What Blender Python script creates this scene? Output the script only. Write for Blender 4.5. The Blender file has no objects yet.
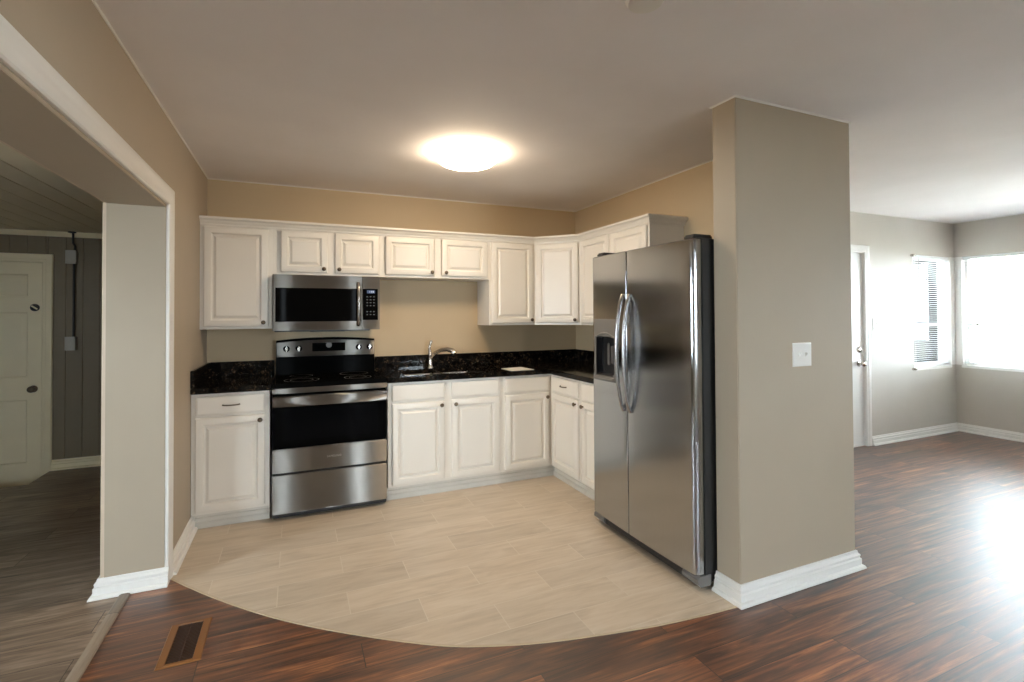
import bpy, bmesh, math, random
from mathutils import Vector, Matrix
R = math.radians
S = bpy.context.scene
COL = S.collection
random.seed(4)

# ------------------------------------------------------------------ camera, sky, exposure
H, W = 2.4217, 3.2155            # ceiling height, kitchen width
cam = bpy.data.cameras.new('camera'); cam_o = bpy.data.objects.new('camera', cam); COL.objects.link(cam_o)
def set_camera():
    y, p, r = R(-23.5398), R(0.8247), R(-0.2969)
    fw = Vector((-math.sin(y)*math.cos(p), math.cos(y)*math.cos(p), math.sin(p)))
    rt = Vector((math.cos(y), math.sin(y), 0)); up = rt.cross(fw)
    a = math.cos(r)*rt + math.sin(r)*up; b = -math.sin(r)*rt + math.cos(r)*up
    m = Matrix((a, b, -fw)).transposed().to_4x4(); m.translation = (0.6187, -4.3535, 1.3754)
    cam_o.matrix_world = m
set_camera()
cam.sensor_width = 36.0; cam.lens = 495.956/1024*36; cam.shift_x = -0.0004; cam.shift_y = -(341-307.59)/1024
cam.clip_start = 0.05
S.camera = cam_o
wd = bpy.data.worlds.new('sky'); S.world = wd; wd.use_nodes = True
bg = wd.node_tree.nodes['Background']; bg.inputs[0].default_value = (0.80, 0.92, 1.0, 1); bg.inputs[1].default_value = 28.0
S.view_settings.view_transform = 'Standard'; S.view_settings.look = 'None'
S.view_settings.gamma = 1.0; S.view_settings.exposure = 0.70
S.view_settings.use_curve_mapping = False
sun = bpy.data.lights.new('sun', 'SUN'); sun.energy = 85.0; sun.color = (1.0, 0.96, 0.9); sun.angle = R(0.6)
sun_o = bpy.data.objects.new('sun', sun); sun_o.rotation_euler = (0, R(-18), 0); COL.objects.link(sun_o)
LAMP_STRENGTH = 28.0
LAMP_COLOUR = (1.0, 0.79, 0.55)
def portal(name, loc, rot, sx, sy):
    l = bpy.data.lights.new(name, 'AREA'); l.shape = 'RECTANGLE'; l.size = sx; l.size_y = sy; l.cycles.is_portal = True
    o = bpy.data.objects.new(name, l); o.location = loc; o.rotation_euler = rot; COL.objects.link(o); return o
Y3, X3, YR = -1.0961, 7.689, -6.6      # living room: far wall, right wall, rear wall
XH, YH = -3.4, 1.414                   # side room: far left wall, far wall
portal('portal_living_back', (7.28, Y3+0.26, 1.38), (R(90), 0, R(180)), 0.95, 1.4)
portal('portal_living_right', (X3+0.26, -2.45, 1.38), (R(90), 0, R(90)), 2.8, 1.4)
portal('portal_rear_b', (3.0, YR-0.26, 1.4), (R(90), 0, 0), 0.8, 1.6)
portal('portal_rear_c', (1.70, YR-0.26, 1.1), (R(90), 0, 0), 0.3, 2.1)
portal('portal_rear_d', (0.42, YR-0.26, 1.1), (R(90), 0, 0), 0.3, 2.1)
portal('portal_hall', (XH-0.26, -3.3, 1.4), (R(90), 0, R(-90)), 1.4, 1.4)
portal('portal_hall_rear', (-2.1, YR-0.26, 1.4), (R(90), 0, 0), 1.1, 1.4)

# ------------------------------------------------------------------ materials
def lin(r, g, b):
    f = lambda c: c/12.92 if c <= 0.04045 else ((c+0.055)/1.055)**2.4
    return (f(r/255), f(g/255), f(b/255), 1)
class N:
    def __init__(s, name):
        s.m = bpy.data.materials.new(name); s.m.use_nodes = True; s.t = s.m.node_tree
        s.b = s.t.nodes['Principled BSDF']
    def n(s, typ, **kw):
        x = s.t.nodes.new(typ)
        for k, v in kw.items(): setattr(x, k, v)
        return x
    def l(s, a, b): s.t.links.new(a, b)
    def coord(s, scale=(1, 1, 1), loc=(0, 0, 0), rot=(0, 0, 0)):
        c = s.n('ShaderNodeTexCoord'); mp = s.n('ShaderNodeMapping')
        mp.inputs['Scale'].default_value = scale; mp.inputs['Location'].default_value = loc; mp.inputs['Rotation'].default_value = rot
        s.l(c.outputs['Object'], mp.inputs['Vector']); return mp.outputs['Vector']
    def noise(s, vec, scale, detail=3, rough=0.5, dist=0):
        x = s.n('ShaderNodeTexNoise'); x.inputs['Scale'].default_value = scale; x.inputs['Detail'].default_value = detail
        x.inputs['Roughness'].default_value = rough; x.inputs['Distortion'].default_value = dist
        s.l(vec, x.inputs['Vector']); return x.outputs['Fac']
    def ramp(s, fac, stops):
        x = s.n('ShaderNodeValToRGB'); e = x.color_ramp.elements
        while len(e) < len(stops): e.new(0.5)
        for q, (p, c) in zip(e, stops): q.position = p; q.color = c
        s.l(fac, x.inputs['Fac']); return x.outputs['Color']
    def mix(s, fac, a, b, mode='MIX'):
        x = s.n('ShaderNodeMix', data_type='RGBA', blend_type=mode)
        for v, i in ((fac, 0), (a, 6), (b, 7)):
            if hasattr(v, 'node'): s.l(v, x.inputs[i])
            else: x.inputs[i].default_value = v
        return x.outputs[2]
    def bump(s, h, strength, dist=0.002):
        x = s.n('ShaderNodeBump'); x.inputs['Strength'].default_value = strength; x.inputs['Distance'].default_value = dist
        s.l(h, x.inputs['Height']); s.l(x.outputs['Normal'], s.b.inputs['Normal'])
    def set(s, **kw):
        for k, v in kw.items():
            i = s.b.inputs[k.replace('_', ' ')]
            if hasattr(v, 'node'): s.l(v, i)
            else: i.default_value = v
        return s
def paint(name, c, rough=0.5, bump=0.0, bscale=60, var=0.04):
    m = N(name); v = m.coord()
    f = m.noise(v, 3.0, 3)
    d = tuple(x*(1-var) for x in c[:3])+(1,); e = tuple(min(1, x*(1+var)) for x in c[:3])+(1,)
    m.set(Base_Color=m.ramp(f, [(0.3, d), (0.7, e)]), Roughness=rough)
    if bump: m.bump(m.noise(v, bscale, 4, 0.6), bump, 0.003)
    return m.m
M = {}
M['wall'] = paint('greige_wall_paint', lin(200, 194, 184), 0.55, 0.12, 90, 0.02)
M['kwall'] = paint('lamp_warmed_wall_paint', lin(196, 174, 141), 0.55, 0.12, 90, 0.02)  # shared wall paint with the warm lamp light mixed into its colour
M['pier'] = paint('part_warmed_wall_paint', lin(176, 162, 142), 0.55, 0.12, 90, 0.02)  # same wall paint, with a weaker share of lamp warmth coloured in
M['ceiling'] = paint('ceiling_paint', lin(241, 238, 239), 0.75, 0.35, 9, 0.02)
M['trim'] = paint('white_trim_paint', lin(236, 234, 229), 0.32, 0, 60, 0.01)
M['cab'] = paint('cream_cabinet_paint', lin(230, 224, 214), 0.33, 0.03, 40, 0.012)
M['toe'] = paint('toe_kick_paint', lin(214, 209, 199), 0.4)
M['hallwall'] = paint('olive_grey_panel_paint', lin(124, 110, 86), 0.5, 0.05, 40)
M['halltrim'] = paint('aged_white_paint', lin(242, 229, 196), 0.4, 0.03, 30, 0.03)
M['iron'] = paint('black_conduit_paint', (0.02, 0.018, 0.016, 1), 0.5)
M['hallceil'] = paint('hall_ceiling_board_paint', lin(228, 218, 194), 0.5, 0.05, 30, 0.03)
M['plastic'] = paint('white_switch_plastic', lin(232, 229, 222), 0.3, 0, 10, 0.005)
M['grey_box'] = paint('painted_steel_box', lin(176, 172, 160), 0.5)
M['paper'] = paint('white_paper', lin(238, 235, 228), 0.7)
M['blind'] = paint('white_blind_vinyl', lin(240, 242, 242), 0.4)
M['blackplastic'] = paint('black_plastic', (0.012, 0.012, 0.013, 1), 0.4)
M['blackgloss'] = None
M['fridgeside'] = paint('charcoal_fridge_side', (0.02, 0.02, 0.02, 1), 0.45, 0.1, 400)
M['grey_plastic'] = paint('silver_grey_plastic', (0.17, 0.16, 0.15, 1), 0.35)
M['fascia'] = paint('pinkish_fascia_board', lin(214, 170, 160), 0.6)
M['siding'] = paint('pale_blue_house_siding', lin(150, 160, 168), 0.7)
M['roof'] = paint('grey_roof_shingle', lin(120, 118, 116), 0.9, 0.4, 30)
M['ground'] = paint('pale_dry_ground', lin(62, 62, 50), 0.95, 0.3, 8)
M['leaf'] = paint('tree_leaf', lin(96, 116, 80), 0.8, 0, 4, 0.3)
M['bark'] = paint('tree_bark', lin(110, 98, 86), 0.9, 0.5, 30)
def glassy(name, c, rough, spec=0.008):
    m = N(name); m.set(Base_Color=c, Roughness=rough, IOR=1.5, Specular_IOR_Level=spec); return m.m
M['blackglass'] = glassy('black_oven_glass', (0.003, 0.003, 0.003, 1), 0.04)
M['blackgloss'] = glassy('black_enamel', (0.002, 0.002, 0.002, 1), 0.12)
M['cooktop'] = glassy('black_ceramic_cooktop', (0.004, 0.004, 0.004, 1), 0.07)
M['print'] = paint('grey_printed_marks', (0.16, 0.16, 0.16, 1), 0.3)
M['key'] = paint('dim_keypad_print', (0.07, 0.07, 0.07, 1), 0.3)
M['palemark'] = paint('pale_printed_lettering', (0.75, 0.74, 0.72, 1), 0.4)
def steel(name, c, rough, aniso=0.0, brush=0.0, axis='Z', rot=0.25):
    m = N(name); v = m.coord((3, 3, 260))
    f = m.noise(v, 3.0, 2)
    d = tuple(x*0.93 for x in c[:3])+(1,)
    m.set(Base_Color=m.ramp(f, [(0.3, d), (0.7, c)]), Metallic=1.0, Roughness=rough)
    if aniso:
        t = m.n('ShaderNodeTangent', direction_type='RADIAL', axis=axis); m.l(t.outputs[0], m.b.inputs['Tangent'])
        m.set(Anisotropic=aniso, Anisotropic_Rotation=rot)
    if brush: m.bump(f, brush, 0.0006)
    return m.m
def soft_steel(name, c, rough, aniso, dist='BECKMANN'):
    m = N(name); t = m.n('ShaderNodeTangent', direction_type='RADIAL', axis='Z')
    g = m.n('ShaderNodeBsdfAnisotropic', distribution=dist); g.inputs['Color'].default_value = c
    g.inputs['Roughness'].default_value = rough; g.inputs['Anisotropy'].default_value = aniso; m.l(t.outputs[0], g.inputs['Tangent'])
    f = m.noise(m.coord((3, 260, 3)), 3.0, 2); m.l(m.ramp(f, [(0.3, tuple(x*0.94 for x in c[:3])+(1,)), (0.7, c)]), g.inputs['Color'])
    m.l(g.outputs[0], m.t.nodes['Material Output'].inputs['Surface']); return m.m
M['steel'] = soft_steel('brushed_stainless_steel', (0.29, 0.272, 0.25, 1), 0.30, 0.85, 'GGX')
M['fridge_steel'] = soft_steel('fridge_stainless_steel', (0.45, 0.46, 0.475, 1), 0.21, -0.6)
M['handle_steel'] = steel('polished_handle_steel', (0.42, 0.405, 0.39, 1), 0.25)
M['nickel'] = steel('brushed_nickel', (0.55, 0.51, 0.46, 1), 0.25)
M['bronze'] = steel('aged_bronze', (0.16, 0.125, 0.09, 1), 0.35)
M['sinksteel'] = steel('sink_stainless', (0.62, 0.60, 0.57, 1), 0.22)
def emis(name, c, s):
    m = N(name); m.set(Base_Color=(0.02, 0.02, 0.02, 1), Emission_Color=c, Emission_Strength=s); return m.m
M['lamp'] = emis('lit_white_glass', LAMP_COLOUR+(1,), LAMP_STRENGTH)
M['display'] = emis('blue_lcd_backlight', (0.06, 0.14, 0.35, 1), 0.25)
M['digits'] = emis('lcd_digits', (0.75, 0.85, 1.0, 1), 0.5)
def pane_mat():
    m = N('window_glass'); t = m.t
    tr = m.n('ShaderNodeBsdfTransparent'); gl = m.n('ShaderNodeBsdfGlossy'); gl.inputs['Roughness'].default_value = 0.02
    fr = m.n('ShaderNodeFresnel'); fr.inputs['IOR'].default_value = 1.4; mx = m.n('ShaderNodeMixShader')
    m.l(fr.outputs[0], mx.inputs[0]); m.l(tr.outputs[0], mx.inputs[1]); m.l(gl.outputs[0], mx.inputs[2])
    m.l(mx.outputs[0], t.nodes['Material Output'].inputs['Surface']); return m.m
M['pane'] = pane_mat()
def granite():
    m = N('black_granite'); v = m.coord()
    a = m.noise(v, 55, 5, 0.65, 0.4); b = m.noise(v, 130, 3, 0.6); c = m.noise(v, 16, 3, 0.5)
    col = m.ramp(a, [(0.54, (0.004, 0.0035, 0.003, 1)), (0.60, (0.06, 0.036, 0.018, 1)), (0.68, (0.15, 0.10, 0.06, 1))])
    pale = m.ramp(b, [(0.64, (0, 0, 0, 1)), (0.70, (0.20, 0.19, 0.17, 1))])
    mask = m.ramp(c, [(0.42, (0.06, 0.06, 0.06, 1)), (0.6, (1, 1, 1, 1))])
    s = m.mix(1.0, col, pale, 'ADD'); s = m.mix(1.0, s, mask, 'MULTIPLY'); s = m.mix(1.0, s, (0.003, 0.0027, 0.0025, 1), 'ADD')
    m.set(Base_Color=s, Roughness=0.07, Specular_IOR_Level=0.15); return m.m
M['granite'] = granite()
def planks(name, width, row, loc, tones, gap_col, rough, grain=(1.3, 20, 1), gstops=None, mortar=0.0015, offset=0.5, tint=(0.72, 1.12), bump=0.25, spec=0.5, coat=0.0):
    m = N(name)
    bv = m.coord(loc=loc)
    br = m.n('ShaderNodeTexBrick', offset=offset, offset_frequency=2, squash=1.0)
    br.inputs['Scale'].default_value = 1; br.inputs['Brick Width'].default_value = width; br.inputs['Row Height'].default_value = row
    br.inputs['Mortar Size'].default_value = mortar; br.inputs['Mortar Smooth'].default_value = 0.1; br.inputs['Bias'].default_value = 0
    t0, t1 = tint
    br.inputs['Color1'].default_value = (t0, t0, t0, 1); br.inputs['Color2'].default_value = (t1, t1, t1, 1); br.inputs['Mortar'].default_value = (1, 1, 1, 1)
    m.l(bv, br.inputs['Vector'])
    # shift the grain from plank to plank with the plank's own tint
    c = m.n('ShaderNodeTexCoord'); off = m.n('ShaderNodeVectorMath', operation='MULTIPLY_ADD')
    m.l(br.outputs['Color'], off.inputs[0]); off.inputs[1].default_value = (31.0, 17.0, 5.0); m.l(c.outputs['Object'], off.inputs[2])
    mp = m.n('ShaderNodeMapping'); mp.inputs['Scale'].default_value = grain; m.l(off.outputs[0], mp.inputs['Vector'])
    g1 = m.noise(mp.outputs[0], 2.2, 8, 0.68, 0.8)
    mp2 = m.n('ShaderNodeMapping'); mp2.inputs['Scale'].default_value = (grain[0]*0.6, grain[1]*0.22, 1); m.l(off.outputs[0], mp2.inputs['Vector'])
    g2 = m.noise(mp2.outputs[0], 3.0, 4, 0.55, 1.4)
    mx = m.n('ShaderNodeMath', operation='MULTIPLY_ADD'); m.l(g1, mx.inputs[0]); mx.inputs[1].default_value = 0.55
    m2 = m.n('ShaderNodeMath', operation='MULTIPLY'); m.l(g2, m2.inputs[0]); m2.inputs[1].default_value = 0.45; m.l(m2.outputs[0], mx.inputs[2])
    col = m.ramp(mx.outputs[0], tones)
    col = m.mix(1.0, col, br.outputs['Color'], 'MULTIPLY')
    col = m.mix(br.outputs['Fac'], col, gap_col)
    m.set(Base_Color=col, Roughness=rough, Specular_IOR_Level=spec, Coat_Weight=coat, Coat_Roughness=0.42)
    inv = m.n('ShaderNodeMath', operation='MULTIPLY_ADD'); m.l(br.outputs['Fac'], inv.inputs[0]); inv.inputs[1].default_value = -1.0
    m3 = m.n('ShaderNodeMath', operation='MULTIPLY'); m.l(mx.outputs[0], m3.inputs[0]); m3.inputs[1].default_value = 0.5; m.l(m3.outputs[0], inv.inputs[2])
    m.bump(inv.outputs[0], bump, 0.0025)
    return m.m
M['hardwood'] = planks('dark_hardwood_planks', 1.22, 0.155, (0.35, 0.155*40+0.0, 0),
    [(0.34, lin(28, 14, 8)), (0.45, lin(76, 41, 22)), (0.55, lin(124, 73, 39)), (0.68, lin(190, 126, 74))], lin(30, 18, 13), 0.42, grain=(0.9, 24, 1), mortar=0.002, tint=(0.55, 1.2), spec=0.8, bump=0.10, coat=0.7)
M['tile'] = planks('wood_look_tile', 0.63, 0.2, (0.41, 8.14, 0),
    [(0.30, lin(180, 163, 142)), (0.5, lin(201, 185, 164)), (0.70, lin(214, 201, 183))], lin(212, 200, 182), 0.34, grain=(1.2, 13, 1), mortar=0.0022, tint=(0.93, 1.05), bump=0.12)
M['greywood'] = planks('grey_wood_planks', 1.22, 0.18, (0.2, 9.0, 0),
    [(0.32, lin(84, 70, 58)), (0.5, lin(146, 126, 108)), (0.68, lin(192, 170, 149))], lin(50, 44, 38), 0.4, tint=(0.7, 1.1))
M['strip'] = planks('grey_wood_strip', 3.0, 0.5, (0, 5, 0), [(0.3, lin(128, 112, 97)), (0.7, lin(172, 155, 136))], lin(80, 70, 60), 0.4, grain=(22, 1.5, 1))
M['register'] = paint('brown_register_metal', lin(134, 88, 46), 0.4, 0.05, 30, 0.1)
M['dark_duct'] = paint('dark_duct', (0.02, 0.016, 0.013, 1), 0.6)

# ------------------------------------------------------------------ mesh helpers
class MB:
    def __init__(s): s.bm = bmesh.new()
    def quad(s, *ps):
        return s.bm.faces.new([s.bm.verts.new(p) for p in ps])
    def box(s, lo, hi, bev=0.0, f=None, seg=2):
        f = f or (lambda a, b, c: (a, b, c))
        x0, y0, z0 = [min(a, b) for a, b in zip(lo, hi)]; x1, y1, z1 = [max(a, b) for a, b in zip(lo, hi)]
        t = bmesh.new()
        v = [t.verts.new(f(*p)) for p in ((x0,y0,z0),(x1,y0,z0),(x1,y1,z0),(x0,y1,z0),(x0,y0,z1),(x1,y0,z1),(x1,y1,z1),(x0,y1,z1))]
        for q in ((3,2,1,0),(4,5,6,7),(0,1,5,4),(1,2,6,5),(2,3,7,6),(3,0,4,7)): t.faces.new([v[i] for i in q])
        if bev: bmesh.ops.bevel(t, geom=t.edges[:], offset=bev, segments=seg, affect='EDGES', clamp_overlap=True)
        s.merge(t); return s
    def merge(s, t):
        bmesh.ops.recalc_face_normals(t, faces=t.faces[:])
        me = bpy.data.meshes.new('tmp'); t.to_mesh(me); t.free(); s.bm.from_mesh(me); bpy.data.meshes.remove(me)
    def loops(s, rings, cap0=True, cap1=True, closed=True):
        t = bmesh.new(); vs = [[t.verts.new(p) for p in r] for r in rings]; n = len(rings[0])
        for a, b in zip(vs, vs[1:]):
            for i in range(n if closed else n-1):
                j = (i+1) % n; t.faces.new((a[i], a[j], b[j], b[i]))
        if cap0: t.faces.new(vs[0][::-1])
        if cap1: t.faces.new(vs[-1])
        s.merge(t); return s
    def tube(s, pts, r, n=12, scale2=1.0):
        pts = [Vector(p) for p in pts]; rs = r if isinstance(r, (list, tuple)) else [r]*len(pts)
        rings = []; ref = None
        for i, p in enumerate(pts):
            d = ((pts[min(i+1, len(pts)-1)]-pts[max(i-1, 0)])).normalized()
            if ref is None:
                ref = Vector((0, 0, 1)) if abs(d.z) < 0.9 else Vector((1, 0, 0))
            a = (ref-d*ref.dot(d)).normalized(); ref = a; b = d.cross(a)
            rings.append([p+(a*math.cos(2*math.pi*k/n)+b*math.sin(2*math.pi*k/n)*scale2)*rs[i] for k in range(n)])
        return s.loops(rings)
    def lathe(s, prof, o, axis, n=24):
        axis = Vector(axis).normalized(); o = Vector(o)
        a = axis.orthogonal().normalized(); b = axis.cross(a)
        return s.loops([[o+axis*h+(a*math.cos(2*math.pi*k/n)+b*math.sin(2*math.pi*k/n))*max(r, 1e-4) for k in range(n)] for r, h in prof])
    def grid(s, xs, ys, filled, f, w0, w1):
        t = bmesh.new(); nx, ny = len(xs)-1, len(ys)-1
        F = lambda i, j: 0 <= i < nx and 0 <= j < ny and filled((xs[i]+xs[i+1])/2, (ys[j]+ys[j+1])/2)
        def q(*p): t.faces.new([t.verts.new(f(*a)) for a in p])
        for i in range(nx):
            for j in range(ny):
                if not F(i, j): continue
                a, b, c, d = xs[i], xs[i+1], ys[j], ys[j+1]
                q((a,c,w0),(a,d,w0),(b,d,w0),(b,c,w0)); q((a,c,w1),(b,c,w1),(b,d,w1),(a,d,w1))
                if not F(i-1, j): q((a,c,w0),(a,c,w1),(a,d,w1),(a,d,w0))
                if not F(i+1, j): q((b,c,w0),(b,d,w0),(b,d,w1),(b,c,w1))
                if not F(i, j-1): q((a,c,w0),(b,c,w0),(b,c,w1),(a,c,w1))
                if not F(i, j+1): q((a,d,w0),(a,d,w1),(b,d,w1),(b,d,w0))
        bmesh.ops.remove_doubles(t, verts=t.verts[:], dist=1e-5); s.merge(t); return s
    def sweep(s, prof, path, f=None, side=1):
        """prof: list of (out, up); path: 2-D points, 'out' on the right of the travel (side=1)."""
        f = f or (lambda a, b, c: (a, b, c)); P = [Vector(p) for p in path]; n = len(P); offs = []
        for i in range(n):
            ns = []
            for a, b in ((i-1, i), (i, i+1)):
                if a < 0 or b >= n: continue
                d = (P[b]-P[a]).normalized(); ns.append(Vector((d.y, -d.x))*side)
            m = sum(ns, Vector((0, 0))).normalized(); offs.append(m/max(0.2, m.dot(ns[0])))
        return s.loops([[f(P[i].x+offs[i].x*o, P[i].y+offs[i].y*o, u) for o, u in prof] for i in range(n)])
    def build(s, name, mat, parent=None, smooth=35, label=None):
        me = bpy.data.meshes.new(name); o = bpy.data.objects.new(name, me); COL.objects.link(o)
        base = Vector((0, 0, 0)); p = parent
        while p: base += p.location; p = p.parent
        bmesh.ops.translate(s.bm, verts=s.bm.verts[:], vec=-base)
        s.bm.to_mesh(me); s.bm.free(); me.materials.append(M[mat] if isinstance(mat, str) else mat)
        if smooth:
            me.polygons.foreach_set('use_smooth', [True]*len(me.polygons)); me.set_sharp_from_angle(angle=R(smooth))
        if parent: o.parent = parent
        if label: o['label'] = label
        return o
def tag(o, label, cat, group=None, kind=None):
    o['label'] = label; o['category'] = cat
    if group: o['group'] = group
    if kind: o['kind'] = kind
    return o
def thing(name, loc, label, cat, group=None, kind=None):
    o = bpy.data.objects.new(name, None); o.empty_display_size = 0.1; COL.objects.link(o); o.location = loc
    return tag(o, label, cat, group, kind)
def struct(o, label=None, cat=None):
    o['kind'] = 'structure'
    if label: o['label'] = label; o['category'] = cat
    return o
class Fr:
    """a vertical face: a along u, b outward along n, c up"""
    def __init__(s, o, u, n): s.o = Vector(o); s.u = Vector(u); s.n = Vector(n)
    def __call__(s, a, b, c): return s.o+s.u*a+s.n*b+Vector((0, 0, c))
BACK = Fr((0, 0, 0), (1, 0, 0), (0, -1, 0))                 # a = x, b = -y
RIGHT = Fr((W, 0, 0), (0, -1, 0), (-1, 0, 0))               # a = -y, b = W - x
d_ = 1/math.sqrt(2)
def rect(F, a0, a1, c0, c1, ins, b):
    return [F(a0+ins, b, c0+ins), F(a1-ins, b, c0+ins), F(a1-ins, b, c1-ins), F(a0+ins, b, c1-ins)]
def raised_door(mb, F, a0, a1, c0, c1, b0, rail=0.052, t=0.019):
    L = [(0, 0), (0, t-0.006), (0.003, t-0.002), (0.007, t), (rail-0.008, t), (rail-0.003, t-0.005), (rail, t-0.015), (rail+0.009, t-0.015), (rail+0.024, t-0.002), (rail+0.026, t-0.0005)]
    mb.loops([rect(F, a0, a1, c0, c1, i, b0+b) for i, b in L]); return mb
def slab_front(mb, F, a0, a1, c0, c1, b0, t=0.019):
    L = [(0, 0), (0, t-0.008), (0.005, t-0.003), (0.010, t-0.002), (0.013, t)]
    mb.loops([rect(F, a0, a1, c0, c1, i, b0+b) for i, b in L]); return mb
def knob(F, a, b, c, parent, mat='bronze'):
    m = MB(); m.lathe([(0.007, -0.001), (0.006, 0.010), (0.008, 0.014), (0.0145, 0.017), (0.0155, 0.022), (0.012, 0.027), (0.002, 0.029)], F(a, b, c), F.n, 16)
    return m.build('knob', mat, parent, 60)
def bow_pull(F, a, b, c, parent, w=0.096):
    m = MB(); pts = []
    for k in range(13):
        t = k/12; pts.append(F(a-w/2+w*t, b-0.001+0.026*math.sin(math.pi*t)**0.6, c))
    m.tube(pts, [0.0055]+[0.0045]*11+[0.0055], 8)
    return m.build('pull_handle', 'bronze', parent, 60)

# ------------------------------------------------------------------ room shell
B, US = 0.6156, 0.3122                  # base and upper cabinet depths
YA, YB, PXL, PXR = -2.4663, -2.6114, 2.5495, 3.40   # end pier of the partition
JY, HZ = -1.2866, 1.945                 # left opening: far jamb, header underside
idf = lambda a, b, c: (a, b, c)
# floors -----------------------------------------------------------
XT = -0.157
arc_pts = [(0.0, -1.20), (0.02, -1.225), (0.12, -1.37), (0.255, -1.522), (0.53, -1.83), (0.852, -2.097), (1.169, -2.316), (1.40, -2.415), (1.641, -2.491), (2.001, -2.563), (2.252, -2.597), (2.56, -2.62)]
def smooth_line(pts, n=8):
    out = []
    for i in range(len(pts)-1):
        p0, p1, p2, p3 = [Vector(pts[min(max(k, 0), len(pts)-1)]) for k in (i-1, i, i+1, i+2)]
        for k in range(n):
            t = k/n; out.append(0.5*((2*p1)+(p2-p0)*t+(2*p0-5*p1+4*p2-p3)*t*t+(3*p1-p0-3*p2+p3)*t**3))
    out.append(Vector(pts[-1])); return out
arc = smooth_line([(0.0, -1.21), (0.255, -1.53), (0.54, -1.835), (0.852, -2.097), (1.169, -2.316), (1.40, -2.42), (1.641, -2.493), (2.001, -2.566), (2.252, -2.599), (2.56, -2.622)])
m = MB(); m.box((XT, YR, -0.10), (X3, 0.0, -0.002)); struct(m.build('floor', 'hardwood', None, 0))
m = MB(); outline = [(p.x, p.y) for p in arc]+[(W, -2.622), (W, 0.0), (0.0, 0.0)]
m.loops([[(x, y, -0.02) for x, y in outline], [(x, y, 0.0) for x, y in outline]])
struct(m.build('floor_kitchen', 'tile', None, 0))
m = MB(); m.sweep([(-0.004, -0.01), (-0.004, 0.0012), (0.004, 0.0012), (0.004, -0.01)], [(p.x, p.y) for p in arc])
struct(m.build('trim_9', paint('pale_grout_edge', lin(196, 178, 150), 0.5), None, 0))
m = MB(); NX0, NX1, NY0 = -2.36, -1.403, 1.0
m.grid([XH, NX0, NX1, XT], [YR, NY0, YH+0.02], lambda x, y: not (NX0 < x < NX1 and y > NY0), idf, -0.20, -0.001)
struct(m.build('floor_hall', 'greywood', None, 0))
m = MB(); m.box((NX0, NY0, -0.24), (NX1, YH+0.12, -0.15)); struct(m.build('floor_landing', 'greywood', None, 0))
m = MB(); m.sweep([(-0.024, -0.001), (-0.022, 0.006), (-0.014, 0.009), (0.014, 0.009), (0.022, 0.006), (0.024, -0.001)], [(XT, -3.75), (XT, JY-0.002)])
tag(m.build('threshold_strip', 'strip', None, 40), 'grey wood transition strip between the grey planks and the dark hardwood', 'threshold')
# ceilings
m = MB(); m.grid([-0.25, PXR, X3+0.2], [YR-0.2, Y3+0.16, 0.2], lambda x, y: y < Y3+0.16 or x < PXR, idf, H, H+0.12); struct(m.build('ceiling', 'ceiling', None, 0))
m = MB(); HC = 2.15
x = XH
while x < -0.25:
    x1 = min(x+0.149, -0.2501)
    m.loops([[(x, y, HC+0.05), (x, y, HC+0.006), (x+0.006, y, HC), (x1-0.006, y, HC), (x1, y, HC+0.006), (x1, y, HC+0.05)] for y in (YR, YH+0.05)])
    x += 0.149
m.box((XH, YR, HC+0.02), (-0.25, YH+0.05, HC+0.1))
struct(m.build('ceiling_hall', 'hallceil', None, 20))
# walls
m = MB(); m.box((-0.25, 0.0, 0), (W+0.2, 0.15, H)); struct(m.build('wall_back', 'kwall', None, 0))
def wall(name, mat, axis, w0, w1, s0, s1, z0, z1, holes):
    ss = sorted({s0, s1, *[h[0] for h in holes], *[h[1] for h in holes]}); zz = sorted({z0, z1, *[h[2] for h in holes], *[h[3] for h in holes]})
    f = (lambda a, b, c: (c, a, b)) if axis == 'X' else (lambda a, b, c: (a, c, b))
    m = MB(); m.grid(ss, zz, lambda a, b: not any(h[0] < a < h[1] and h[2] < b < h[3] for h in holes), f, w0, w1)
    return struct(m.build(name, mat, None, 0))
OY = -3.75
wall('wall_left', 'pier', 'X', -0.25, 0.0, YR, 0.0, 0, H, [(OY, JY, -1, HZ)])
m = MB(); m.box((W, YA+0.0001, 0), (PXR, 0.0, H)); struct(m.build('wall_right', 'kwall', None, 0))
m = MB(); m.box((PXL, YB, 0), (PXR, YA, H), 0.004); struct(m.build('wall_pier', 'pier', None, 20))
WZ0, WZ1 = 0.765, 2.02
WX0 = 6.875
wall('wall_living_back', 'wall', 'Y', Y3, Y3+0.16, PXR, X3+0.16, 0, H, [(WX0, X3-0.09, WZ0, WZ1), (5.20, 6.03, -1, 2.01)])
wall('wall_living_right', 'wall', 'X', X3, X3+0.16, YR, Y3, 0, H, [(-3.75, Y3-0.07, WZ0, WZ1)])
wall('wall_rear', 'wall', 'Y', YR-0.16, YR, -0.25, X3+0.16, 0, H, [(0.35, 0.44, 0.05, 2.1), (1.62, 1.74, 0.05, 2.1), (2.7, 3.3, 0.7, 2.1)])
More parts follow.
